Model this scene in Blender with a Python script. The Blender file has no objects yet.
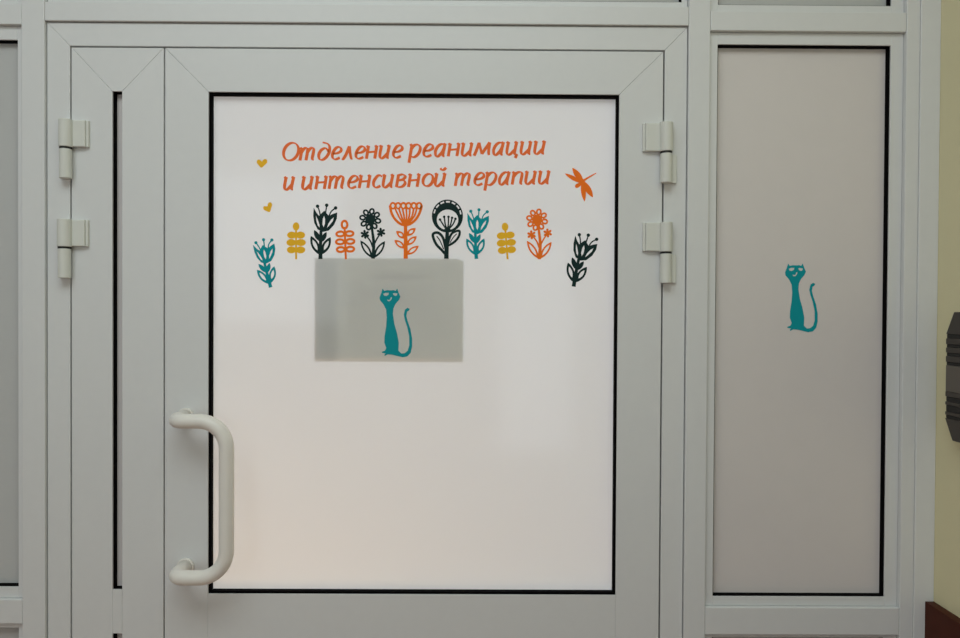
import bpy, bmesh, math
from mathutils import Vector, Matrix
from mathutils.geometry import tessellate_polygon

SC = bpy.context.scene
COL = SC.collection

# ------------------------------------------------------------------ camera
# The glazed partition is the plane y = 0; the camera stands 1.3 m in front of it, 1.5 m up.
CAM = Vector((0.0, -1.3, 1.5))
F = 720.0                                       # focal length in pixels of the 960 px wide frame
R = Matrix(((0.99997104, 0.00551769, 0.00524116),
            (-0.00557671, 0.99992044, 0.01131405),
            (-0.00517831, -0.01134295, 0.99992226)))   # camera (right, down, forward) -> (x, -z, y)
cam = bpy.data.objects.new('camera', bpy.data.cameras.new('camera'))
COL.objects.link(cam)
cam.data.sensor_width = 36.0
cam.data.lens = F / 960 * 36.0
cam.data.clip_start = 0.01
def to_world(v): return Vector((v[0], v[2], -v[1]))
cx, cy, cz = (to_world(R @ Vector(a)) for a in ((1, 0, 0), (0, -1, 0), (0, 0, -1)))
M = Matrix((cx, cy, cz)).transposed().to_4x4()
M.translation = CAM
cam.matrix_world = M
SC.camera = cam

def P(px, py, depth=0.0):
    """World point seen at photo position (px, py) on the plane `depth` metres in front of the partition."""
    d = R @ Vector(((px - 480) / F, (py - 319) / F, 1.0))
    d = d / d[2] * (1.3 - depth)
    return CAM + to_world(d)

# ------------------------------------------------------------------ light and exposure
SC.view_settings.view_transform = 'Standard'
SC.view_settings.look = 'None'
SC.view_settings.gamma = 1.0
SC.view_settings.use_curve_mapping = False
SC.view_settings.exposure = 0.0
SC.cycles.use_denoising = True
world = bpy.data.worlds.new('world'); SC.world = world
world.use_nodes = True
world.node_tree.nodes['Background'].inputs[0].default_value = (0.75, 0.85, 1.0, 1)
world.node_tree.nodes['Background'].inputs[1].default_value = 0.15

def area(name, loc, rot, sx, sy, watts, color):
    l = bpy.data.lights.new(name, 'AREA'); l.shape = 'RECTANGLE'; l.size = sx; l.size_y = sy
    l.energy = watts; l.color = color
    o = bpy.data.objects.new(name, l); COL.objects.link(o); o.location = loc; o.rotation_euler = rot
    return o
area('corridor_ceiling_lamp', (-0.35, -1.4, 2.86), (0, 0, 0), 1.7, 1.1, 22, (0.88, 0.98, 1.0))
area('corridor_window_daylight', (-1.55, -4.1, 1.95), (math.radians(90), 0, 0), 1.1, 1.1, 10, (0.80, 0.92, 1.0))
area('corridor_door_daylight', (0.45, -4.1, 1.25), (math.radians(90), 0, 0), 0.55, 1.6, 6, (0.78, 0.88, 1.0))
area('ward_window_daylight', (0.1, 3.1, 2.1), (math.radians(-90), 0, 0), 1.6, 1.4, 50, (0.80, 0.89, 1.0))
area('ward_warm_fill', (-0.45, 0.7, 0.8), (math.radians(-90), 0, 0), 0.4, 0.4, 2.6, (1.0, 0.66, 0.36))  # added unseen fill, no real lamp: warms the lower left of the door glass

# ------------------------------------------------------------------ materials
def mat(name, color, rough=0.5, noise=0.0, scale=40.0, bump=0.0, bscale=300.0, metallic=0.0, coat=0.0, spec=0.5):
    m = bpy.data.materials.new(name); m.use_nodes = True
    nt = m.node_tree; b = nt.nodes['Principled BSDF']
    b.inputs['Base Color'].default_value = (*color, 1)
    b.inputs['Roughness'].default_value = rough
    b.inputs['Metallic'].default_value = metallic
    b.inputs['Coat Weight'].default_value = coat
    b.inputs['Specular IOR Level'].default_value = spec
    tc = nt.nodes.new('ShaderNodeTexCoord')
    if noise:
        n = nt.nodes.new('ShaderNodeTexNoise'); n.inputs['Scale'].default_value = scale; n.inputs['Detail'].default_value = 4
        mx = nt.nodes.new('ShaderNodeMix'); mx.data_type = 'RGBA'
        mx.inputs[6].default_value = (*[c * (1 - noise) for c in color], 1)
        mx.inputs[7].default_value = (*[min(1, c * (1 + noise)) for c in color], 1)
        nt.links.new(tc.outputs['Object'], n.inputs['Vector'])
        nt.links.new(n.outputs['Fac'], mx.inputs[0]); nt.links.new(mx.outputs[2], b.inputs['Base Color'])
    if bump:
        n = nt.nodes.new('ShaderNodeTexNoise'); n.inputs['Scale'].default_value = bscale; n.inputs['Detail'].default_value = 3
        bp = nt.nodes.new('ShaderNodeBump'); bp.inputs['Strength'].default_value = bump; bp.inputs['Distance'].default_value = 0.001
        nt.links.new(tc.outputs['Object'], n.inputs['Vector'])
        nt.links.new(n.outputs['Fac'], bp.inputs['Height']); nt.links.new(bp.outputs['Normal'], b.inputs['Normal'])
    return m

def lin(r, g, b):
    return tuple((c / 255 / 12.92 if c <= 10 else ((c / 255 + 0.055) / 1.055) ** 2.4) for c in (r, g, b))

MAT = {
    'frame': mat('white_powder_coated_aluminium', lin(220, 221, 220), 0.38, 0.02, 60, 0.12, 900),
    'panel': mat('grey_white_sandwich_panel', lin(220, 214, 211), 0.33, 0.02, 30, 0.05, 500),
    'panel_dark': mat('grey_window_film', lin(194, 195, 193), 0.25, 0.02, 30),
    'gasket': mat('black_rubber', lin(6, 5, 6), 0.8, 0.1, 80, spec=0.05),
    'handle': mat('cream_powder_coat', lin(234, 230, 222), 0.35, 0.015, 60, 0.06, 700),
    'hinge': mat('cream_white_hinge_paint', lin(218, 219, 211), 0.4, 0.015, 60),
    'washer': mat('black_nylon', lin(25, 25, 25), 0.5, 0.05, 60),
    'wall': mat('cream_wall_paint', lin(228, 220, 180), 0.7, 0.03, 8, 0.2, 200),
    'room': mat('pale_wall_paint', lin(222, 220, 216), 0.8, 0.02, 5),
    'ceiling': mat('white_ceiling_paint', lin(235, 235, 232), 0.85, 0.01, 5),
    'floor': mat('tan_linoleum', lin(186, 140, 116), 0.35, 0.08, 12),
    'wood': mat('dark_red_brown_wood', lin(74, 30, 14), 0.5, 0.25, 14, 0.1, 120, spec=0.15),
    'rail': mat('dark_brown_rail', lin(62, 55, 48), 0.45, 0.08, 30),
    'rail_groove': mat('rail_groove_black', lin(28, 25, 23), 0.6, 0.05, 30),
    'rail_band': mat('grey_brown_rail_band', lin(98, 91, 82), 0.45, 0.06, 30),
    'orange': mat('orange_vinyl', lin(252, 122, 34), 0.6, 0.02, 50, spec=0.15),
    'letter': mat('orange_letter_vinyl', lin(246, 118, 60), 0.6, 0.02, 50, spec=0.15),
    'teal': mat('teal_vinyl', lin(8, 150, 160), 0.6, 0.02, 50, spec=0.15),
    'green': mat('dark_green_vinyl', lin(18, 44, 42), 0.6, 0.03, 50, spec=0.15),
    'yellow': mat('yellow_vinyl', lin(248, 190, 46), 0.6, 0.02, 50, spec=0.15),
    'ink': mat('grey_print', lin(60, 62, 60), 0.8, 0.05, 60),
}
# frosted pane: a film on the front that spreads light from both sides under a glossy coat, clear glass at the back
def frosted(name, color, through):
    m = bpy.data.materials.new(name); m.use_nodes = True; nt = m.node_tree
    for n in list(nt.nodes):
        if n.type != 'OUTPUT_MATERIAL': nt.nodes.remove(n)
    out = [n for n in nt.nodes if n.type == 'OUTPUT_MATERIAL'][0]
    d = nt.nodes.new('ShaderNodeBsdfPrincipled'); d.inputs['Base Color'].default_value = (*color, 1)
    d.inputs['Roughness'].default_value = 0.09
    no = nt.nodes.new('ShaderNodeTexNoise'); no.inputs['Scale'].default_value = 3.0
    bp = nt.nodes.new('ShaderNodeBump'); bp.inputs['Strength'].default_value = 0.02; bp.inputs['Distance'].default_value = 0.02
    nt.links.new(no.outputs['Fac'], bp.inputs['Height']); nt.links.new(bp.outputs['Normal'], d.inputs['Normal'])
    t = nt.nodes.new('ShaderNodeBsdfTranslucent'); t.inputs['Color'].default_value = (*color, 1)
    mx = nt.nodes.new('ShaderNodeMixShader'); mx.inputs[0].default_value = through
    nt.links.new(d.outputs[0], mx.inputs[1]); nt.links.new(t.outputs[0], mx.inputs[2]); nt.links.new(mx.outputs[0], out.inputs[0])
    return m
MAT['paper'] = frosted('white_paper', lin(226, 228, 216), 0.62)
MAT['frost'] = frosted('frosted_film', lin(236, 234, 236), 0.5)
def clear(name):
    m = bpy.data.materials.new(name); m.use_nodes = True; nt = m.node_tree
    for n in list(nt.nodes):
        if n.type != 'OUTPUT_MATERIAL': nt.nodes.remove(n)
    out = [n for n in nt.nodes if n.type == 'OUTPUT_MATERIAL'][0]
    t = nt.nodes.new('ShaderNodeBsdfTransparent'); t.inputs['Color'].default_value = (0.95, 0.97, 0.96, 1)
    g = nt.nodes.new('ShaderNodeBsdfGlossy'); g.inputs['Roughness'].default_value = 0.05
    mx = nt.nodes.new('ShaderNodeMixShader'); mx.inputs[0].default_value = 0.05
    nt.links.new(t.outputs[0], mx.inputs[1]); nt.links.new(g.outputs[0], mx.inputs[2]); nt.links.new(mx.outputs[0], out.inputs[0])
    return m
MAT['clear'] = clear('clear_glass')

# ------------------------------------------------------------------ mesh helpers
def obj(name, bm, mats, parent=None, origin=None, smooth=False, label=None):
    if origin is not None: bmesh.ops.translate(bm, verts=bm.verts, vec=-Vector(origin))
    me = bpy.data.meshes.new(name); bm.to_mesh(me); bm.free()
    for m in (mats if isinstance(mats, (list, tuple)) else [mats]): me.materials.append(MAT[m])
    if smooth:
        for p in me.polygons: p.use_smooth = True
    o = bpy.data.objects.new(name, me); COL.objects.link(o)
    if parent is not None:
        o.parent = parent
        if origin is not None: o.location = Vector(origin) - root_loc(parent)
        else: o.location = -root_loc(parent)
    elif origin is not None: o.location = origin
    if label: o['label'] = label
    return o
def root_loc(o):
    v = Vector(o.location)
    while o.parent: o = o.parent; v += o.location
    return v
def empty(name, loc, label=None, cat=None, group=None, kind=None):
    o = bpy.data.objects.new(name, None); COL.objects.link(o); o.location = loc; o.empty_display_size = 0.05
    tag(o, label, cat, group, kind); return o
def tag(o, label=None, cat=None, group=None, kind=None):
    for k, v in (('label', label), ('category', cat), ('group', group), ('kind', kind)):
        if v: o[k] = v
    return o
def prism(bm, pts, y0, y1, bevel=0.0007):
    """Extrude a polygon of (x, z) points from y0 (front) to y1 (back), with softened front edges."""
    fr = [bm.verts.new((x, y0, z)) for x, z in pts]; bk = [bm.verts.new((x, y1, z)) for x, z in pts]
    ff = bm.faces.new(fr); bf = bm.faces.new(bk[::-1]); n = len(pts); fs = [ff, bf]
    for i in range(n): fs.append(bm.faces.new((fr[i], bk[i], bk[(i + 1) % n], fr[(i + 1) % n])))
    bmesh.ops.recalc_face_normals(bm, faces=fs)
    if bevel:
        bmesh.ops.bevel(bm, geom=list(ff.edges), offset=bevel, segments=2, affect='EDGES', profile=0.5)
def rect(bm, x0, z0, x1, z1, y0, y1, bevel=0.0007): prism(bm, [(x0, z0), (x1, z0), (x1, z1), (x0, z1)], y0, y1, bevel)
def ring(bm, ox0, oz0, ox1, oz1, ix0, iz0, ix1, iz1, y0, y1, bevel=0.0004, g=0.0001):
    prism(bm, [(ox0, oz0 + g), (ix0, iz0 + g), (ix0, iz1 - g), (ox0, oz1 - g)], y0, y1, bevel)
    prism(bm, [(ox1, oz0 + g), (ox1, oz1 - g), (ix1, iz1 - g), (ix1, iz0 + g)], y0, y1, bevel)
    prism(bm, [(ox0 + g, oz0), (ox1 - g, oz0), (ix1 - g, iz0), (ix0 + g, iz0)], y0, y1, bevel)
    prism(bm, [(ox0 + g, oz1), (ix0 + g, iz1), (ix1 - g, iz1), (ox1 - g, oz1)], y0, y1, bevel)
def cyl(bm, a, b, r, seg=28, bevel=0.0):
    a, b = Vector(a), Vector(b); d = (b - a); L = d.length
    q = d.to_track_quat('Z', 'Y').to_matrix().to_4x4(); q.translation = (a + b) / 2
    res = bmesh.ops.create_cone(bm, cap_ends=True, segments=seg, radius1=r, radius2=r, depth=L, matrix=q)
    if bevel:
        es = {e for v in res['verts'] for e in v.link_edges if abs((e.verts[0].co - e.verts[1].co).normalized().dot(d.normalized())) < 0.1}
        bmesh.ops.bevel(bm, geom=list(es), offset=bevel, segments=2, affect='EDGES', profile=0.5)
def tube(bm, path, r, seg=24):
    rings = []; up = Vector((0.3, 0.5, 0.8)).normalized(); n = len(path)
    prev = None
    for i, p in enumerate(path):
        t = (path[min(i + 1, n - 1)] - path[max(i - 1, 0)]).normalized()
        if prev is None: a = t.cross(up).normalized()
        else: a = (prev - t * prev.dot(t)).normalized()
        prev = a; b = t.cross(a)
        rings.append([bm.verts.new(p + (a * math.cos(k * 2 * math.pi / seg) + b * math.sin(k * 2 * math.pi / seg)) * r) for k in range(seg)])
    for i in range(n - 1):
        for k in range(seg):
            bm.faces.new((rings[i][k], rings[i][(k + 1) % seg], rings[i + 1][(k + 1) % seg], rings[i + 1][k]))
    bm.faces.new(rings[0][::-1]); bm.faces.new(rings[-1])
    bmesh.ops.recalc_face_normals(bm, faces=bm.faces[:])
def fillet(pts, rad, n=10):
    out = [pts[0]]
    for i in range(1, len(pts) - 1):
        p, a, b = pts[i], (pts[i - 1] - pts[i]).normalized(), (pts[i + 1] - pts[i]).normalized(); r = rad[i - 1]
        c = p + (a + b) * r
        for k in range(n + 1):
            t = k / n * math.pi / 2
            out.append(c - b * r * math.cos(t) - a * r * math.sin(t) if False else c - b * (r * math.cos(t)) - a * (r * math.sin(t)))
    out.append(pts[-1]); return out

# ------------------------------------------------------------------ the room shell
XW = 0.8315                                    # face of the right wall
def shell(name, x0, y0, z0, x1, y1, z1, m):
    bm = bmesh.new(); bmesh.ops.create_cube(bm, size=1)
    for v in bm.verts: v.co = Vector(((x0 + x1) / 2 + v.co.x * (x1 - x0), (y0 + y1) / 2 + v.co.y * (y1 - y0), (z0 + z1) / 2 + v.co.z * (z1 - z0)))
    return tag(obj(name, bm, m, origin=((x0 + x1) / 2, (y0 + y1) / 2, z0)), kind='structure')
shell('floor', -2.6, -4.2, -0.1, XW, 3.2, 0, 'floor')
shell('ceiling', -2.6, -4.2, 2.9, XW, 3.2, 3.0, 'ceiling')
shell('wall_right', XW, -4.2, -0.1, XW + 0.12, 3.2, 3.0, 'wall')
shell('wall_left', -2.72, -4.2, -0.1, -2.6, 3.2, 3.0, 'room')
shell('wall_back', -2.72, -4.32, -0.1, XW + 0.12, -4.2, 3.0, 'room')
shell('wall_far', -2.72, 3.2, -0.1, XW + 0.12, 3.32, 3.0, 'room')
shell('wall_front', -2.6, 0.0, 0, -1.5, 0.1, 2.9, 'room')

# ------------------------------------------------------------------ partition: posts and transom bars
FX0, FX1 = -0.774, 0.3788                       # outer edges of the door frame
YB = 0.062                                      # back of the profiles
def bar(name, x0, z0, x1, z1, y0=-0.004): 
    bm = bmesh.new(); rect(bm, x0, z0, x1, z1, y0, YB, 0.0012)
    return tag(obj(name, bm, 'frame', origin=((x0 + x1) / 2, y0, z0)), kind='structure')
bar('trim_1', -0.8155, 0, FX0 - 0.0004, 2.9)
bar('trim_2', FX1 + 0.0004, 0, 0.4176, 2.9)
bm = bmesh.new(); rect(bm, 0.771, 0, 0.7951, 2.9, -0.004, YB, 0.0012); rect(bm, 0.7953, 0, XW, 2.9, -0.0065, YB, 0.0012)
tag(obj('trim_3', bm, 'frame', origin=(0.8, 0, 0)), kind='structure')
bar('trim_4', FX0, 2.0147, FX1, 2.0478, -0.0035)
bar('trim_5', 0.418, 2.006, 0.7706, 2.0405, -0.0035)
bar('trim_6', -1.5, 2.0075, -0.816, 2.0440, -0.0035)
bar('trim_7', 0.418, 0.9155, 0.7706, 0.9649, -0.0035)
bar('trim_8', -1.5, 0.931, -0.816, 0.9745, -0.0035)
bar('trim_9', -1.5, 0.0, -0.816, 0.06, -0.0035)
bar('trim_10', 0.418, 0.0, 0.7706, 0.06, -0.0035)

# ------------------------------------------------------------------ windows (fixed lights of the partition)
def window(n, x0, z0, x1, z1, px0, pz0, px1, pz1, m, lip=0.0016):
    """Opening (x0..z1) with a glazing bead down to the panel edge (px0..pz1)."""
    px0, px1, pz0, pz1 = px0 * 1.0038, px1 * 1.0038, 1.5 + (pz0 - 1.5) * 1.0038, 1.5 + (pz1 - 1.5) * 1.0038   # the bead lies 5 mm behind the reference plane
    root = empty('window_%d' % n, ((x0 + x1) / 2, 0, z0), kind='structure')
    e = 0.0004
    bm = bmesh.new(); [rect(bm, *q, 0.005, 0.04, 0.0006) for q in ((x0 + e, z0 + e, px0, z1 - e), (px1, z0 + e, x1 - e, z1 - e), (px0, z0 + e, px1, pz0), (px0, pz1, px1, z1 - e))]
    obj('glazing_bead', bm, 'frame', root)
    bm = bmesh.new(); ring(bm, px0, pz0, px1, pz1, px0 + lip, pz0 + lip, px1 - lip, pz1 - lip, 0.008, 0.0198, 0.0003)
    obj('gasket', bm, 'gasket', root, label='black rubber gasket')
    bm = bmesh.new(); rect(bm, px0 + 0.0003, pz0 + 0.0003, px1 - 0.0003, pz1 - 0.0003, 0.020, 0.034, 0)
    obj('panel', bm, m, root)
    return root
window(1, -1.5, 0.9745, -0.8155, 2.0075, -1.46, 0.9965, -0.8245, 1.981, 'panel_dark')
window(2, 0.4176, 0.9649, 0.771, 2.006, 0.4323, 0.9836, 0.7452, 1.9826, 'panel')
window(3, 0.4176, 0.06, 0.771, 0.9155, 0.4323, 0.08, 0.7452, 0.909, 'panel')
window(4, -1.5, 0.06, -0.8155, 0.931, -1.46, 0.08, -0.8245, 0.922, 'panel_dark')
window(5, FX0, 2.0478, FX1, 2.9, FX0 + 0.012, 2.0575, FX1 - 0.012, 2.88, 'panel_dark')
window(6, 0.4176, 2.0405, 0.771, 2.9, 0.4323, 2.0535, 0.7452, 2.88, 'panel_dark')
window(7, -1.5, 2.044, -0.8155, 2.9, -1.46, 2.0565, -0.8245, 2.88, 'panel_dark')

# ------------------------------------------------------------------ door frame
GL, GR, TOP = -0.7308, 0.3363, 1.9705           # gaps at the jambs and head (centre lines)
root = empty('trim_11', ((FX0 + FX1) / 2, 0, 0), kind='structure')
FT = 2.0143; YF = 0.002; g = 0.00015; h = 0.0014
o_ = 0.001
bm = bmesh.new(); prism(bm, [(FX0 + o_, 0), (GL - h, 0), (GL - h, TOP + h - g), (FX0 + o_, FT - o_ - g)], YF, 0.008, 0.0008); prism(bm, [(FX0, 0), (GL - h, 0), (GL - h, TOP + h), (FX0, FT + 0.0004)], 0.008, YB, 0); obj('jamb', bm, 'frame', root)
bm = bmesh.new(); prism(bm, [(FX1 - o_, 0), (FX1 - o_, FT - o_ - g), (GR + h, TOP + h - g), (GR + h, 0)], YF, 0.008, 0.0008); prism(bm, [(FX1, 0), (FX1, FT + 0.0004), (GR + h, TOP + h), (GR + h, 0)], 0.008, YB, 0); obj('jamb', bm, 'frame', root)
bm = bmesh.new(); prism(bm, [(FX0 + o_ + g, FT - o_), (GL - h + g, TOP + h), (GR + h - g, TOP + h), (FX1 - o_ - g, FT - o_)], YF, 0.008, 0.0008); prism(bm, [(FX0, FT + 0.0004), (GL - h, TOP + h), (GR + h, TOP + h), (FX1, FT + 0.0004)], 0.008, YB, 0); obj('head', bm, 'frame', root)
bm = bmesh.new()
rect(bm, GL - h, 0, GL + 0.012, TOP + h, 0.056, 0.08, 0); rect(bm, GR - 0.012, 0, GR + h, TOP + h, 0.056, 0.08, 0); rect(bm, GL + 0.0121, TOP - 0.012, GR - 0.0121, TOP + h, 0.056, 0.08, 0)
obj('door_stop', bm, 'frame', root)

# ------------------------------------------------------------------ door leaves
ML, YL, YLB = -0.5630, 0.002, 0.054
def leaf(n, x0, x1, ix0, ix1, gz1, gz0, lz1, lip, pane_mats, kind_label):
    """x0..x1 leaf edges, ix0..ix1 glass opening, gz1/gz0 upper glass top/bottom, lz1 top of the lower light."""
    zt, zb, lz0 = TOP - h, 0.012, 0.15
    d = empty('door_%d' % n, ((x0 + x1) / 2, 0, 0), kind='structure')
    bm = bmesh.new(); prism(bm, [(x0, zb), (ix0, zb), (ix0, gz1 - g), (x0, zt - g)], YL, YLB); obj('stile', bm, 'frame', d)
    bm = bmesh.new(); prism(bm, [(x1, zb), (x1, zt - g), (ix1, gz1 - g), (ix1, zb)], YL, YLB); obj('stile', bm, 'frame', d)
    bm = bmesh.new(); prism(bm, [(x0 + g, zt), (ix0 + g, gz1), (ix1 - g, gz1), (x1 - g, zt)], YL, YLB); obj('top_rail', bm, 'frame', d)
    bm = bmesh.new(); rect(bm, ix0 + g, lz1, ix1 - g, gz0, YL, YLB, 0.0004); obj('middle_rail', bm, 'frame', d)
    bm = bmesh.new(); rect(bm, ix0 + g, zb, ix1 - g, lz0, YL, YLB, 0.0004); obj('bottom_rail', bm, 'frame', d)
    for za, zc in ((gz0, gz1), (lz0, lz1)):
        bm = bmesh.new(); ring(bm, ix0, za, ix1, zc, ix0 + lip, za + lip, ix1 - lip, zc - lip, 0.005, 0.0168, 0.0005)
        obj('gasket', bm, 'gasket', d, label='black rubber gasket')
        bm = bmesh.new(); rect(bm, ix0 + 0.0002, za + 0.0002, ix1 - 0.0002, zc - 0.0002, 0.017, 0.023, 0)
        o = obj('pane', bm, pane_mats, d, label=kind_label)
        if len(pane_mats) > 1:
            for p in o.data.polygons:
                if p.normal.y > 0.5: p.material_index = 1
    return d
hm = 0.0013
door1 = leaf(1, ML + hm, GR - h, -0.4837, 0.2561, 1.8913, 0.9841, 0.8900, 0.0042, ['frost', 'clear'], 'frosted white glass pane')
door2 = leaf(2, GL + h, ML - hm, -0.6562, -0.6389, 1.8909, 0.9915, 0.9115, 0.0014, ['panel'], None)

# hinges: knuckle above, washer, knuckle below, plate on the leaf, narrow plate on the jamb
def hinge(door, side, xa, xb, xp, y0, y1, y2):
    """photo columns xa..xb of the knuckle and xp of the plate's far edge; rows y0 top, y1 washer, y2 bottom."""
    dep = 0.012
    a, b = P(xa, y0, dep), P(xb, y0, dep); zc, zb = P(xa, y1, dep).z, P(xa, y2, dep).z
    xc, r, zt = (a.x + b.x) / 2, (b.x - a.x) / 2, (a.z + b.z) / 2
    yc = YL - r + 0.001
    x_far = P(xp, y0, 0.003).x
    hz = empty('hinge', (xc, YL, zb)); hz.parent = door; hz.location = Vector((xc, YL, zb)) - root_loc(door)
    bm = bmesh.new(); cyl(bm, (xc, yc, zc + 0.0016), (xc, yc, zt), r, bevel=0.001); obj('knuckle', bm, 'hinge', hz, smooth=False)
    bm = bmesh.new(); cyl(bm, (xc, yc, zb), (xc, yc, zc - 0.002), r * 0.9, bevel=0.001); obj('knuckle', bm, 'hinge', hz)
    bm = bmesh.new(); cyl(bm, (xc, yc, zc - 0.002), (xc, yc, zc + 0.0016), r * 0.9); obj('washer', bm, 'washer', hz, label='black washer')
    x_in = xc + side * r * 0.75; x_st = x_far - side * 0.0045
    bm = bmesh.new()
    rect(bm, min(x_in, x_st), zc + 0.003, max(x_in, x_st), zt - 0.0005, YL - 0.009, YL - 0.0001, 0.0015)
    rect(bm, min(x_st, x_far), zc + 0.003, max(x_st, x_far), zt - 0.0005, YL - 0.0055, YL - 0.0001, 0.001)
    obj('leaf_plate', bm, 'hinge', hz)
    x_o = xc - side * (r + (0.0085 if side < 0 else 0.001))
    bm = bmesh.new(); rect(bm, min(x_o, xc), zb + 0.0005, max(x_o, xc), zc - 0.003, YL - 0.006, YL - 0.0001, 0.001)
    obj('jamb_plate', bm, 'hinge', hz)
hinge(door2, 1, 58, 71, 88.5, 119, 147.5, 178)
hinge(door2, 1, 56.8, 70.3, 88, 219, 247.5, 278)
hinge(door1, -1, 660.5, 673.5, 643, 122, 152, 182.5)
hinge(door1, -1, 660.5, 673, 643, 222, 252.5, 283)

# pull handle
t0, t1 = P(184.5, 416.5), P(187, 566.5); st = 0.055
xm = (t0.x + t1.x) / 2
xb_ = P(226.5, 490, st).x
hd = empty('handle', (xm, YL, t1.z)); hd.parent = door1; hd.location = Vector((xm, YL, t1.z)) - root_loc(door1)
zt_, zb_ = t0.z, t1.z
pts = [Vector((xm, YL - 0.004, zt_)), Vector((xm, -st, zt_)), Vector((xb_, -st, zt_)), Vector((xb_, -st, zb_)), Vector((xm, -st, zb_)), Vector((xm, YL - 0.004, zb_))]
bm = bmesh.new(); tube(bm, fillet(pts, (0.02, 0.047, 0.047, 0.02)), 0.0128)
obj('grip', bm, 'handle', hd, smooth=True)
for z in (zt_, zb_):
    bm = bmesh.new(); cyl(bm, (xm, YL - 0.0002, z), (xm, YL - 0.0062, z), 0.0155, 32, 0.0012); obj('rosette', bm, 'handle', hd)

# ------------------------------------------------------------------ vinyl stickers
def smooth_pts(pts, closed=False, n=6):
    out = []; m = len(pts)
    if m < 3: return [Vector(p) for p in pts]
    rng = range(m if closed else m - 1)
    for i in rng:
        q = [Vector(pts[(i + k) % m]) if closed else Vector(pts[min(max(i + k, 0), m - 1)]) for k in (-1, 0, 1, 2)]
        for s in range(n):
            t = s / n
            out.append(0.5 * ((2 * q[1]) + (-q[0] + q[2]) * t + (2 * q[0] - 5 * q[1] + 4 * q[2] - q[3]) * t * t + (-q[0] + 3 * q[1] - 3 * q[2] + q[3]) * t ** 3))
    if not closed: out.append(Vector(pts[-1]))
    return out
LAYER = [0]                                    # neighbouring cut shapes lie a hair apart so that overlaps stay clean
class Art:
    """Shapes in photo pixels, cut as thin vinyl on the plane y = face."""
    def __init__(self, T): self.T = T; self.tris = []; self.k = 0
    def bump(self):
        LAYER[0] = (LAYER[0] + 1) % 36; self.k = LAYER[0]
    def poly(self, pts, holes=(), smooth=False):
        loops = [smooth_pts(l, True) if smooth else [Vector(p) for p in l] for l in (pts, *holes)]
        loops = [[Vector((*self.T(p), 0)) for p in l] for l in loops]
        flat = [p for l in loops for p in l]
        self.bump()
        for t in tessellate_polygon(loops): self.tris.append([Vector((flat[i].x, flat[i].y, self.k)) for i in t])
        return self
    def stroke(self, pts, w, w1=None, closed=False, smooth=True, nib=None, caps=True):
        c = smooth_pts(pts, closed) if smooth else [Vector(p) for p in pts]
        n = len(c); L, Rr = [], []; self.bump()
        w1 = w if w1 is None else w1
        for i in range(n):
            a, b = (c[i - 1], c[(i + 1) % n]) if closed else (c[max(i - 1, 0)], c[min(i + 1, n - 1)])
            d = (b - a); d = d.normalized() if d.length else Vector((1, 0)); nr = Vector((-d.y, d.x))
            ww = (w + (w1 - w) * i / max(1, n - 1)) * 0.62
            if nib: ww = math.hypot(nib[0] * abs(nr.dot(nib[2])), nib[1]) / 2
            L.append(c[i] + nr * ww); Rr.append(c[i] - nr * ww)
        for i in range(n if closed else n - 1):
            j = (i + 1) % n
            q = [Vector((*self.T(p), self.k)) for p in (L[i], L[j], Rr[j], Rr[i])]
            self.tris += [[q[0], q[1], q[2]], [q[0], q[2], q[3]]]
        if caps and not closed and not nib:
            for p, ww in ((c[0], w / 2), (c[-1], w1 / 2)): self.disc(p, ww, ww, 10)
        return self
    def disc(self, c, rx, ry, n=20, rot=0):
        cs, sn = math.cos(rot), math.sin(rot)
        pts = []
        for k in range(n):
            t = k * 2 * math.pi / n; x, y = rx * math.cos(t), ry * math.sin(t)
            pts.append((c[0] + x * cs - y * sn, c[1] + x * sn + y * cs))
        return self.poly(pts)
    def loop(self, c, rx, ry, w, n=22, rot=0):
        cs, sn = math.cos(rot), math.sin(rot)
        pts = []
        for k in range(n):
            t = k * 2 * math.pi / n; x, y = rx * math.cos(t), ry * math.sin(t)
            pts.append((c[0] + x * cs - y * sn, c[1] + x * sn + y * cs))
        return self.stroke(pts, w, closed=True, smooth=False)
    def almond(self, a, b, w, hole=0.0, bulge=0.0):
        """leaf from tip a to base b, full width w; hole = width of the border left around an opening."""
        a, b = Vector(a), Vector(b); d = b - a; n = Vector((-d.y, d.x)).normalized()
        def lens(a, b, w, k=9):
            d = b - a; up, dn = [], []
            for i in range(k + 1):
                t = i / k; s = math.sin(math.pi * t) ** 0.8 * w / 2; m = a + d * t + n * bulge * math.sin(math.pi * t)
                up.append(m + n * s); dn.append(m - n * s)
            return up + dn[-2:0:-1]
        holes = []
        if hole and w > 2 * hole:
            u = d.normalized(); holes = [lens(a + u * hole * 2.0, b - u * hole * 2.4, w - 2 * hole)]
        return self.poly(lens(a, b, w), holes)
    def build(self, name, m, face, parent, thick=0.0004):
        bm = bmesh.new()
        for t in self.tris:
            vs = []
            for p in t:
                w = P(p.x, p.y, -face); w.y = face - thick - p.z * 0.000015; vs.append(w)
            if (vs[1] - vs[0]).cross(vs[2] - vs[0]).length < 1e-12: continue
            f = [bm.verts.new(v) for v in vs]
            bm.faces.new(f)
        bmesh.ops.remove_doubles(bm, verts=bm.verts, dist=1e-5)
        for f in bm.faces:
            f.normal_update()
        for f in [f for f in bm.faces if f.normal.y > 0]: f.normal_flip()
        edges = [e for e in bm.edges if e.is_boundary]
        res = bmesh.ops.extrude_edge_only(bm, edges=edges)
        for v in res['geom']:
            if isinstance(v, bmesh.types.BMVert): v.co.y = face - 0.00003
        return obj(name, bm, m, parent)
GLASS, PANEL = 0.017, 0.020
def crop(ox, oy, s): return lambda p: (ox + p[0] / s, oy + p[1] / s)
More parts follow.
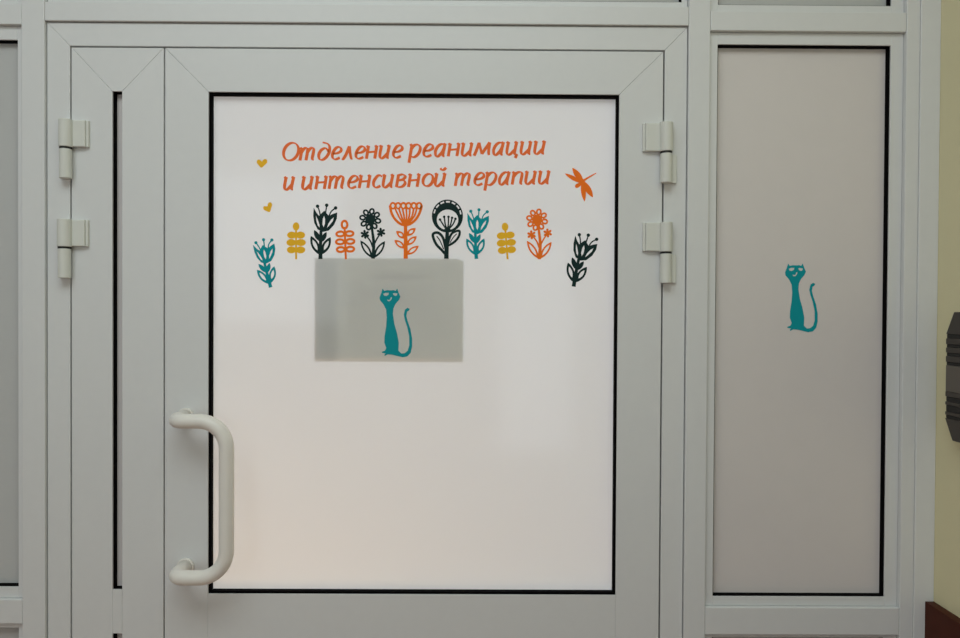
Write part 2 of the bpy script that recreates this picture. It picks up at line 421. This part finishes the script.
def simil(a0, a1, b0, b1, flip=False):
    """similarity taking design points a0, a1 to photo points b0, b1"""
    za, zb = complex(a1[0] - a0[0], a1[1] - a0[1]), complex(b1[0] - b0[0], b1[1] - b0[1]); q = zb / za
    def T(p):
        z = complex(p[0] - a0[0], p[1] - a0[1]) * q
        return (b0[0] + z.real, b0[1] + z.imag)
    return T
def sticker(name, T, base, label, cat, group=None, face=GLASS):
    p = T(base); w = P(p[0], p[1], -face)
    return empty(name, (w.x, face, w.z), label, cat, group)
FG = 'flower and sprig stickers on the door glass'

def tulip(b0, b1, m, label):
    base = (467, 400); T = simil(base, (503, 88), b0, b1)
    r = sticker('flower_sticker', T, base, label, 'sticker', FG)
    Art(T).stroke([(467, 400), (467, 330), (470, 236)], 19, 13, caps=False).build('stem', m, GLASS, r)
    a = Art(T)
    a.poly([(428, 103), (444, 132), (459, 150), (474, 134), (490, 120), (505, 138), (516, 150), (536, 140), (564, 130), (562, 165), (545, 203), (515, 235), (480, 243), (450, 228), (431, 190), (425, 150)],
           holes=[[(440, 148), (450, 168), (461, 200), (462, 218), (451, 205), (443, 178)],
                  [(488, 150), (494, 168), (493, 196), (485, 216), (478, 198), (480, 168)],
                  [(545, 158), (539, 180), (520, 204), (505, 220), (512, 196), (528, 172)]])
    a.stroke([(466, 148), (460, 120), (450, 94)], 6).disc((450, 94), 10, 10)
    a.stroke([(497, 130), (500, 110), (503, 88)], 6).disc((503, 88), 10, 10)
    a.stroke([(518, 148), (530, 124), (555, 104)], 6).disc((555, 104), 10, 10)
    a.build('blossom', m, GLASS, r)
    for tip, bs, w, hole in (((430, 232), (466, 300), 28, 0), ((502, 244), (470, 304), 26, 0), ((411, 266), (462, 376), 44, 12), ((525, 273), (474, 374), 44, 12)):
        Art(T).almond(tip, bs, w, hole).build('leaf', m, GLASS, r)
tulip((320.5, 259), (326.7, 205.2), 'green', 'dark green tulip sticker in the row, left of the small orange sprig')
tulip((270.7, 287.4), (263.6, 239.7), 'teal', 'teal tulip sticker leaning left, leftmost and lowest by the glass edge')
tulip((476.4, 258.9), (479.0, 209.8), 'teal', 'upright teal tulip sticker in the row, beside the big round dark flower')
tulip((573.6, 286.6), (588.3, 235.2), 'green', 'dark green tulip sticker leaning right, set low under the orange dragonfly')

def sprig(b0, b1, m, label, looped=False):
    base = (325, 402); T = simil(base, (325, 193), b0, b1)
    r = sticker('sprig_sticker', T, base, label, 'sticker', FG)
    Art(T).stroke([(325, 402), (325, 225)], 9, caps=False).build('stem', m, GLASS, r)
    shapes = [((325, 213), 19, 24)] + [((325 + s * dx, y), rx, 17) for y, dx, rx in ((263, 25, 27), (306, 28, 28), (348, 26, 27)) for s in (-1, 1)]
    for c, rx, ry in shapes:
        a = Art(T)
        if looped:
            if rx < ry: a.loop(c, rx - 4, ry - 3, 10)
            else: a.loop(c, rx - 6, ry - 4, 10)
        else: a.disc(c, rx, ry * 1.2 if rx > ry else ry)
        a.build('leaf', m, GLASS, r)
sprig((296.1, 259.2), (296.1, 223.0), 'yellow', 'yellow sprig sticker of solid leaves beside the leaning teal tulip')
sprig((507.6, 259.3), (504.8, 223.4), 'yellow', 'yellow sprig sticker of solid leaves beside the orange daisy')
sprig((345.9, 259.2), (344.4, 221.0), 'orange', 'small orange sprig sticker of open looped leaves', True)

def daisy(b0, b1, m, label):
    base = (133, 397); T = simil(base, (118, 170), b0, b1)
    r = sticker('flower_sticker', T, base, label, 'sticker', FG)
    Art(T).stroke([(134, 397), (138, 310), (130, 240), (122, 190)], 16, 9, caps=False).build('stem', m, GLASS, r)
    for pts in ([(132, 330), (118, 295), (92, 262)], [(140, 315), (155, 285), (176, 252)]):
        Art(T).stroke(pts, 8, 6).build('stem', m, GLASS, r)
    a = Art(T).disc((118, 170), 29, 30)
    for k in range(8):
        t = k * math.pi / 4 + 0.2; c = (118 + 44 * math.cos(t), 170 + 45 * math.sin(t))
        a.loop((118 + 45 * math.cos(t), 170 + 46 * math.sin(t)), 15, 12, 8.5, 14, t); a.disc((118 + 26 * math.cos(t), 170 + 26 * math.sin(t)), 10, 8, 10, t)
    a.build('blossom', m, GLASS, r)
    for cx_, cy_ in ((87, 257), (180, 245)):
        a = Art(T).disc((cx_, cy_), 12, 12)
        for k in range(6):
            t = k * math.pi / 3 + 0.4; a.disc((cx_ + 17 * math.cos(t), cy_ + 17 * math.sin(t)), 9.5, 7, 12, t)
        a.build('small_blossom', m, GLASS, r)
    Art(T).almond((61, 292), (131, 395), 38, 10).build('leaf', m, GLASS, r)
    Art(T).almond((203, 296), (137, 395), 38, 10).build('leaf', m, GLASS, r)
daisy((372.9, 258.6), (370.3, 219.3), 'green', 'dark green daisy sticker with two small blossoms, left of the fan flower')
daisy((539.1, 259.2), (537.1, 219.8), 'orange', 'orange daisy sticker with two small blossoms on its stem')

# orange fan flower
T = crop(350, 190, 5.8)
r = sticker('flower_sticker', T, (323, 397), 'large orange fan shaped flower sticker with striped blossom', 'sticker', FG)
Art(T).stroke([(323, 398), (323, 300), (322, 198)], 20, 15, caps=False).build('stem', 'orange', GLASS, r)
a = Art(T)
a.stroke([(233, 92), (240, 130), (262, 170), (300, 200), (342, 200), (380, 172), (404, 132), (416, 92)], 12)
for i in range(6):
    x0 = 234 + i * 30.3
    a.stroke([(x0, 92), (x0 + 5, 80), (x0 + 15, 75), (x0 + 25, 80), (x0 + 30.3, 92)], 9)
    a.stroke([(x0, 92), (x0 + 7, 104), (x0 + 15, 108), (x0 + 23, 104), (x0 + 30.3, 92)], 8)
for i, x in enumerate((263, 286, 308, 330, 352, 375, 394)):
    a.stroke([(x - 4 + (325 - x) * 0.03, 106), ((x + (325 - 8 + i * 3)) / 2 + (x - 325) * 0.12, 152), (310 + i * 4.2, 198)], 8.5)
a.build('blossom', 'orange', GLASS, r)
for tip, bs in (((268, 238), (322, 282)), ((257, 290), (322, 340)), ((381, 221), (326, 266)), ((387, 268), (326, 322)), ((399, 324), (326, 376))):
    Art(T).almond(tip, bs, 34, 9).build('leaf', 'orange', GLASS, r)

# dark round flower
T = crop(430, 190, 7.978)
r = sticker('flower_sticker', T, (130, 547), 'large dark green round flower sticker with thick ring head', 'sticker', FG)
Art(T).stroke([(130, 548), (134, 440), (138, 330)], 30, 22, caps=False).build('stem', 'green', GLASS, r)
circ = lambda c, rx, ry, n=48: [(c[0] + rx * math.cos(k * 2 * math.pi / n), c[1] + ry * math.sin(k * 2 * math.pi / n)) for k in range(n)]
holes = [circ((140, 238), 86, 82)]
for k in range(7):
    t0_, t1_ = (math.radians(186 + k * 24.6 + 4), math.radians(186 + (k + 1) * 24.6 - 4))
    ang = [t0_ + (t1_ - t0_) * i / 5 for i in range(6)]
    holes.append([(139 + 113 * math.cos(t), 206 + 119 * math.sin(t)) for t in ang] + [(139 + 102 * math.cos(t), 206 + 105 * math.sin(t)) for t in ang[::-1]])
Art(T).poly(circ((139, 208), 124, 131), holes).build('ring_head', 'green', GLASS, r)
a = Art(T)
for (x, y), xm_ in (((80, 236), 104), ((113, 214), 122), ((148, 214), 146), ((176, 222), 164), ((203, 230), 182)):
    a.stroke([(x, y), (xm_, 275), (138, 326)], 9).disc((x, y), 10, 10)
a.poly([(112, 315), (140, 290), (166, 315), (140, 334)])
a.build('stamens', 'green', GLASS, r)
a = Art(T).stroke([(24, 372), (30, 346), (66, 342), (100, 375), (116, 425), (128, 510), (92, 478), (48, 430)], 17, closed=True)
a.stroke([(55, 370), (80, 405), (108, 470)], 7); a.build('leaf', 'green', GLASS, r)
a = Art(T).stroke([(232, 326), (236, 350), (222, 384), (190, 418), (146, 440), (152, 396), (172, 350), (200, 332)], 15, closed=True)
a.stroke([(212, 350), (186, 378), (160, 420)], 6); a.build('leaf', 'green', GLASS, r)

# dragonfly
T = crop(410, 120, 4.8)
r = sticker('dragonfly_sticker', T, (825, 300), 'orange dragonfly sticker flying at upper right of the glass', 'sticker')
Art(T).stroke([(800, 318), (815, 308), (832, 292), (850, 280), (892, 256)], 17, 3.5).disc((825, 297), 15, 15).build('body', 'orange', GLASS, r)
for tip, bs, w in (((779, 230), (832, 300), 28), ((743, 257), (828, 304), 20), ((838, 392), (826, 292), 23), ((878, 372), (828, 290), 29)):
    Art(T).almond(tip, bs, w).build('wing', 'orange', GLASS, r)

# hearts
T = crop(240, 120, 5.333)
def heart(T, l, rr, tip, label):
    r = sticker('heart_sticker', T, tip, label, 'sticker', 'small yellow heart stickers')
    l, rr, tip = Vector(l), Vector(rr), Vector(tip)
    Art(T).stroke([l, tip], 22, 9, smooth=False).stroke([rr, tip], 22, 9, smooth=False).poly([l, rr, tip]).build('heart', 'yellow', GLASS, r)
heart(T, (101, 222), (135, 219), (114, 250), 'tiny yellow heart sticker left of the first lettering line')
heart(crop(240, 190, 5.8), (145, 104), (174, 82), (170, 124), 'tiny yellow heart sticker above the leaning teal tulip')

# cats
CAT = [(170, 64), (182, 82), (205, 76), (230, 78), (252, 76), (268, 82), (279, 64), (290, 95), (303, 125), (292, 150), (266, 180), (251, 212), (247, 255), (258, 330), (278, 400), (291, 470), (288, 530),
       (310, 551), (335, 549), (358, 530), (370, 490), (369, 420), (354, 350), (337, 300), (329, 260), (338, 222), (357, 208), (373, 217), (367, 229), (353, 238), (348, 270), (358, 310), (379, 370), (391, 440), (391, 500),
       (380, 546), (355, 573), (320, 579), (285, 571), (240, 560), (207, 558), (186, 569), (182, 562), (192, 551), (166, 546), (163, 539), (185, 531), (190, 525), (197, 510), (183, 470), (185, 420), (196, 350), (201, 280), (196, 222), (176, 182), (150, 152), (147, 130), (161, 95)]
CAT_HOLES = [[(174, 104), (192, 96), (217, 96), (214, 110), (198, 120), (182, 118)], [(246, 100), (256, 97), (280, 100), (278, 114), (266, 120), (252, 114)], [(202, 146), (214, 150), (226, 146), (230, 130), (240, 128), (238, 142), (226, 158), (210, 160)]]
def cat(ox, oy, face, label):
    T = crop(ox, oy, 7.5)
    r = sticker('cat_sticker', T, (240, 575), label, 'sticker', 'teal cat stickers', face)
    Art(T).poly(CAT, CAT_HOLES).build('cat', 'teal', face, r)
cat(360, 280, GLASS, 'teal sitting cat sticker on the door glass, before the grey notice sheet')
cat(765.4, 255, PANEL, 'teal sitting cat sticker on the narrow panel beside the door')

# ------------------------------------------------------------------ lettering
def e_(cx, cy, rx, ry, n=16): return [(cx + rx * math.cos(-math.pi / 2 + k * 2 * math.pi / n), cy + ry * math.sin(-math.pi / 2 + k * 2 * math.pi / n)) for k in range(n + 1)]
I_ = [[(.07, 1), (.06, .3), (.14, .03), (.28, .05), (.48, .36)], [(.53, 1), (.51, .12), (.62, .02)]]
GLYPH = {
    'О': (1.04, [e_(.5, .7, .43, .68)]),
    'о': (.74, [e_(.36, .5, .28, .47)]),
    'т': (1.06, [[(.07, 0), (.07, .98)], [(.07, .6), (.2, .9), (.34, .95), (.42, .75), (.42, 0)], [(.42, .6), (.56, .9), (.7, .95), (.78, .75), (.77, .12), (.88, .02)]]),
    'д': (.78, [[(.6, .62), (.4, .9), (.16, .76), (.06, .42), (.14, .08), (.32, .01), (.52, .2), (.64, .58), (.62, .98), (.46, 1.24), (.16, 1.36)]]),
    'е': (.66, [[(.1, .46), (.36, .5), (.54, .66), (.5, .88), (.36, .97), (.2, .86), (.08, .5), (.12, .16), (.3, .02), (.54, .14)]]),
    'л': (.72, [[(.0, .03), (.1, .05), (.22, .4), (.33, 1)], [(.33, 1), (.46, .4), (.56, .06), (.64, .02)]]),
    'н': (.76, [[(.07, 0), (.07, 1)], [(.56, 0), (.56, 1)], [(.07, .5), (.56, .54)]]),
    'и': (.77, I_),
    'й': (.77, I_ + [[(.22, 1.4), (.3, 1.27), (.42, 1.27), (.54, 1.42)]]),
    'ц': (.80, I_ + [[(.52, .04), (.64, .0), (.6, -.26)]]),
    'р': (.74, [[(.08, 1), (.08, -.42)], [(.08, .66), (.24, .93), (.44, .95), (.58, .7), (.54, .3), (.36, .03), (.18, .04), (.08, .16)]]),
    'а': (.77, [[(.52, .9), (.34, .96), (.16, .78), (.07, .42), (.14, .06), (.28, .04), (.46, .36), (.54, .7)], [(.55, 1), (.52, .12), (.63, .02)]]),
    'м': (.98, [[(.0, 0), (.08, .4), (.16, 1)], [(.16, 1), (.42, .12)], [(.42, .12), (.76, 1)], [(.76, 1), (.78, .3), (.84, .02)]]),
    'с': (.58, [[(.5, .84), (.38, .96), (.22, .88), (.08, .5), (.12, .16), (.28, .02), (.5, .14)]]),
    'в': (.70, [[(.08, .02), (.08, .98)], [(.08, .92), (.3, .98), (.48, .84), (.4, .62), (.1, .52)], [(.12, .54), (.42, .52), (.54, .3), (.42, .06), (.24, .01), (.08, .06)]]),
    'п': (.74, [[(.07, 0), (.07, .98)], [(.07, .6), (.24, .9), (.44, .95), (.54, .75), (.53, .12), (.64, .02)]]),
}
for _c in 'тнийцрпа':                          # wedge serifs where a stem starts at the top
    w_, st_ = GLYPH[_c]; add = []
    for q in st_:
        top = q[0] if q[0][1] >= 0.97 else (q[1] if len(q) == 2 and q[1][1] >= 0.97 else None)
        if top and top[1] <= 1.0 and not (_c == 'а' and top[0] < 0.5): add.append([(top[0] - 0.11, 0.9), (top[0] + 0.01, top[1] - 0.02)])
    GLYPH[_c] = (w_, st_ + add)
XH, SLANT = 12.9, 0.17
NIB = (0.215, 0.115, Vector((math.cos(math.radians(65)), math.sin(math.radians(65)))))
w0 = P(414, 175, -GLASS)
letters = empty('lettering', (w0.x, GLASS, w0.z), 'two lines of orange italic Cyrillic lettering across the top of the glass', 'lettering')
def word(text, x0, x1, yb, slope):
    adv = sum(GLYPH[c][0] for c in text) - 0.12
    sx = (x1 - x0) / adv
    pen = 0.0
    a = Art(lambda p: p)
    nibT = NIB[2]
    for c in text:
        w, strokes = GLYPH[c]
        for s in strokes:
            pts = smooth_pts(s) if len(s) > 2 else [Vector(s[0]), (Vector(s[0]) + Vector(s[1])) / 2, Vector(s[1])]
            out = []
            for p in pts:
                X = x0 + (pen + p.x) * sx + p.y * XH * SLANT
                out.append((X, yb - p.y * XH + slope * (X - x0)))
            a.stroke(out, 2, smooth=False, nib=(NIB[0] * XH, NIB[1] * XH, Vector((math.cos(math.radians(25)), math.sin(math.radians(25))))), caps=False)
        pen += w
    a.build('word', 'letter', GLASS, letters)
word('Отделение', 281, 400.6, 161.0, -0.0255)
word('реанимации', 408.5, 544.5, 157.4, -0.0255)
word('и', 283, 293.5, 190.0, -0.024)
word('интенсивной', 301, 445, 189.6, -0.024)
word('терапии', 454, 549, 186.0, -0.024)

# ------------------------------------------------------------------ notice sheet behind the door glass
yS = 0.0235
A, B = P(316, 257.5, -yS), P(463, 361, -yS)
root = empty('notice_sheet', ((A.x + B.x) / 2, yS, B.z), 'grey rectangular notice sheet showing through from behind the frosted door glass', 'paper')
bm = bmesh.new()
n = 24; x0, x1, z1, z0 = A.x, B.x, A.z, B.z
cut = [(x0, z0), (x1, z0), (x1, z1 - 0.006)] + [(x1 - 0.0035 * k, z1 - 0.006 + 0.006 * math.sin(k / 4 * math.pi / 2)) for k in range(1, 5)] + [(x0, z1)]
prism(bm, cut, yS, yS + 0.0004, 0); obj('sheet', bm, 'paper', root)
bm = bmesh.new(); rect(bm, x0 + 0.0005, z0 + 0.0005, P(338, 300, -yS).x, z1 - 0.0005, yS + 0.0006, yS + 0.0010, 0); obj('folded_edge', bm, 'paper', root)

for row, (c0, c1, w) in enumerate(((374, 426, 3.5), (350, 433, 3), (346, 372, 2.5), (398, 440, 2.5), (352, 376, 2.5), (420, 444, 2.5), (348, 370, 2.5), (424, 446, 2.5))):
    y_ = (277, 293, 304, 304, 318, 318, 334, 334)[row]
    a_, b_ = P(c0, y_ - w / 2, -yS), P(c1, y_ + w / 2, -yS)
    bm = bmesh.new(); rect(bm, a_.x, b_.z, b_.x, a_.z, yS + 0.0011, yS + 0.0013, 0); obj('printed_line', bm, 'ink', root)

# ------------------------------------------------------------------ right wall: wooden dado board and bumper rail
bm = bmesh.new()
zt = P(927.5, 600).z
bmesh.ops.create_cube(bm, size=1)
for v in bm.verts: v.co = Vector((XW - 0.008 + v.co.x * 0.016 + 0.0, -1.6 + v.co.y * 3.19, 0.1 + zt / 2 + v.co.z * (zt - 0.2)))
for v in bm.verts:
    if v.co.z > 0.5: v.co.z = zt
    else: v.co.z = 0.0
tag(obj('trim_12', bm, 'wood', origin=(XW - 0.008, -1.6, 0)), kind='structure')

# bumper rail: a grooved profile running along the wall, its end cut back at the corners
XR = XW - 0.02
def at_x(px, py, x):                             # point on the plane x = const seen at (px, py)
    d = to_world(R @ Vector(((px - 480) / F, (py - 319) / F, 1.0)))
    return CAM + d * (x / d.x)
p_a, p_b = at_x(945.3, 376, XR), at_x(953, 376, XR)
zs = [at_x(945.3, y, XR).z for y in (334, 418)]; ze = [at_x(953, y, XR).z for y in (312, 441)]
root = empty('wall_bumper_rail', (XW, p_a.y, ze[1]), 'dark brown grooved bumper rail on the cream wall at the right edge', 'rail')
def strip(name, zlo, zhi, x, m, chamfer_lo=False, chamfer_hi=False):
    bm = bmesh.new(); y1 = -1.15; prof = [(p_a.y, zlo), (p_a.y, zhi)]
    if chamfer_hi: prof = [(p_a.y, zlo), (p_b.y, zhi)]
    if chamfer_lo: prof = [(p_b.y, zlo), (p_a.y, zhi)]
    prof += [(y1, zhi), (y1, zlo)]
    a = [bm.verts.new((x, y, z)) for y, z in prof]; b = [bm.verts.new((XW, y, z)) for y, z in prof]
    bm.faces.new(a); bm.faces.new(b[::-1])
    for i in range(4): bm.faces.new((a[i], b[i], b[(i + 1) % 4], a[(i + 1) % 4]))
    bmesh.ops.recalc_face_normals(bm, faces=bm.faces[:])
    bmesh.ops.bevel(bm, geom=list(bm.edges), offset=0.0008, segments=1, affect='EDGES')
    return obj(name, bm, m, root)
H = zs[0] - zs[1]
fr = lambda t: zs[0] - H * t                     # 0 = top shoulder, 1 = bottom shoulder
strip('upper_lip', fr(0.0), ze[0], XR, 'rail', chamfer_hi=True)
strip('lower_lip', ze[1], fr(1.0), XR, 'rail', chamfer_lo=True)
cuts = [0.0, 0.05, 0.12, 0.16, 0.22, 0.26, 0.33, 0.37, 0.68, 0.74, 0.80, 0.84, 0.92, 0.96, 1.0]
for i in range(len(cuts) - 1):
    groove = i % 2 == 0
    mid = cuts[i] == 0.37
    if mid: strip('band', fr(cuts[i + 1]), fr(cuts[i]), XR + 0.0004, 'rail_band')
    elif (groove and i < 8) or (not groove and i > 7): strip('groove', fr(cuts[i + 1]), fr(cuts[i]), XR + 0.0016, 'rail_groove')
    else: strip('rib', fr(cuts[i + 1]), fr(cuts[i]), XR, 'rail')
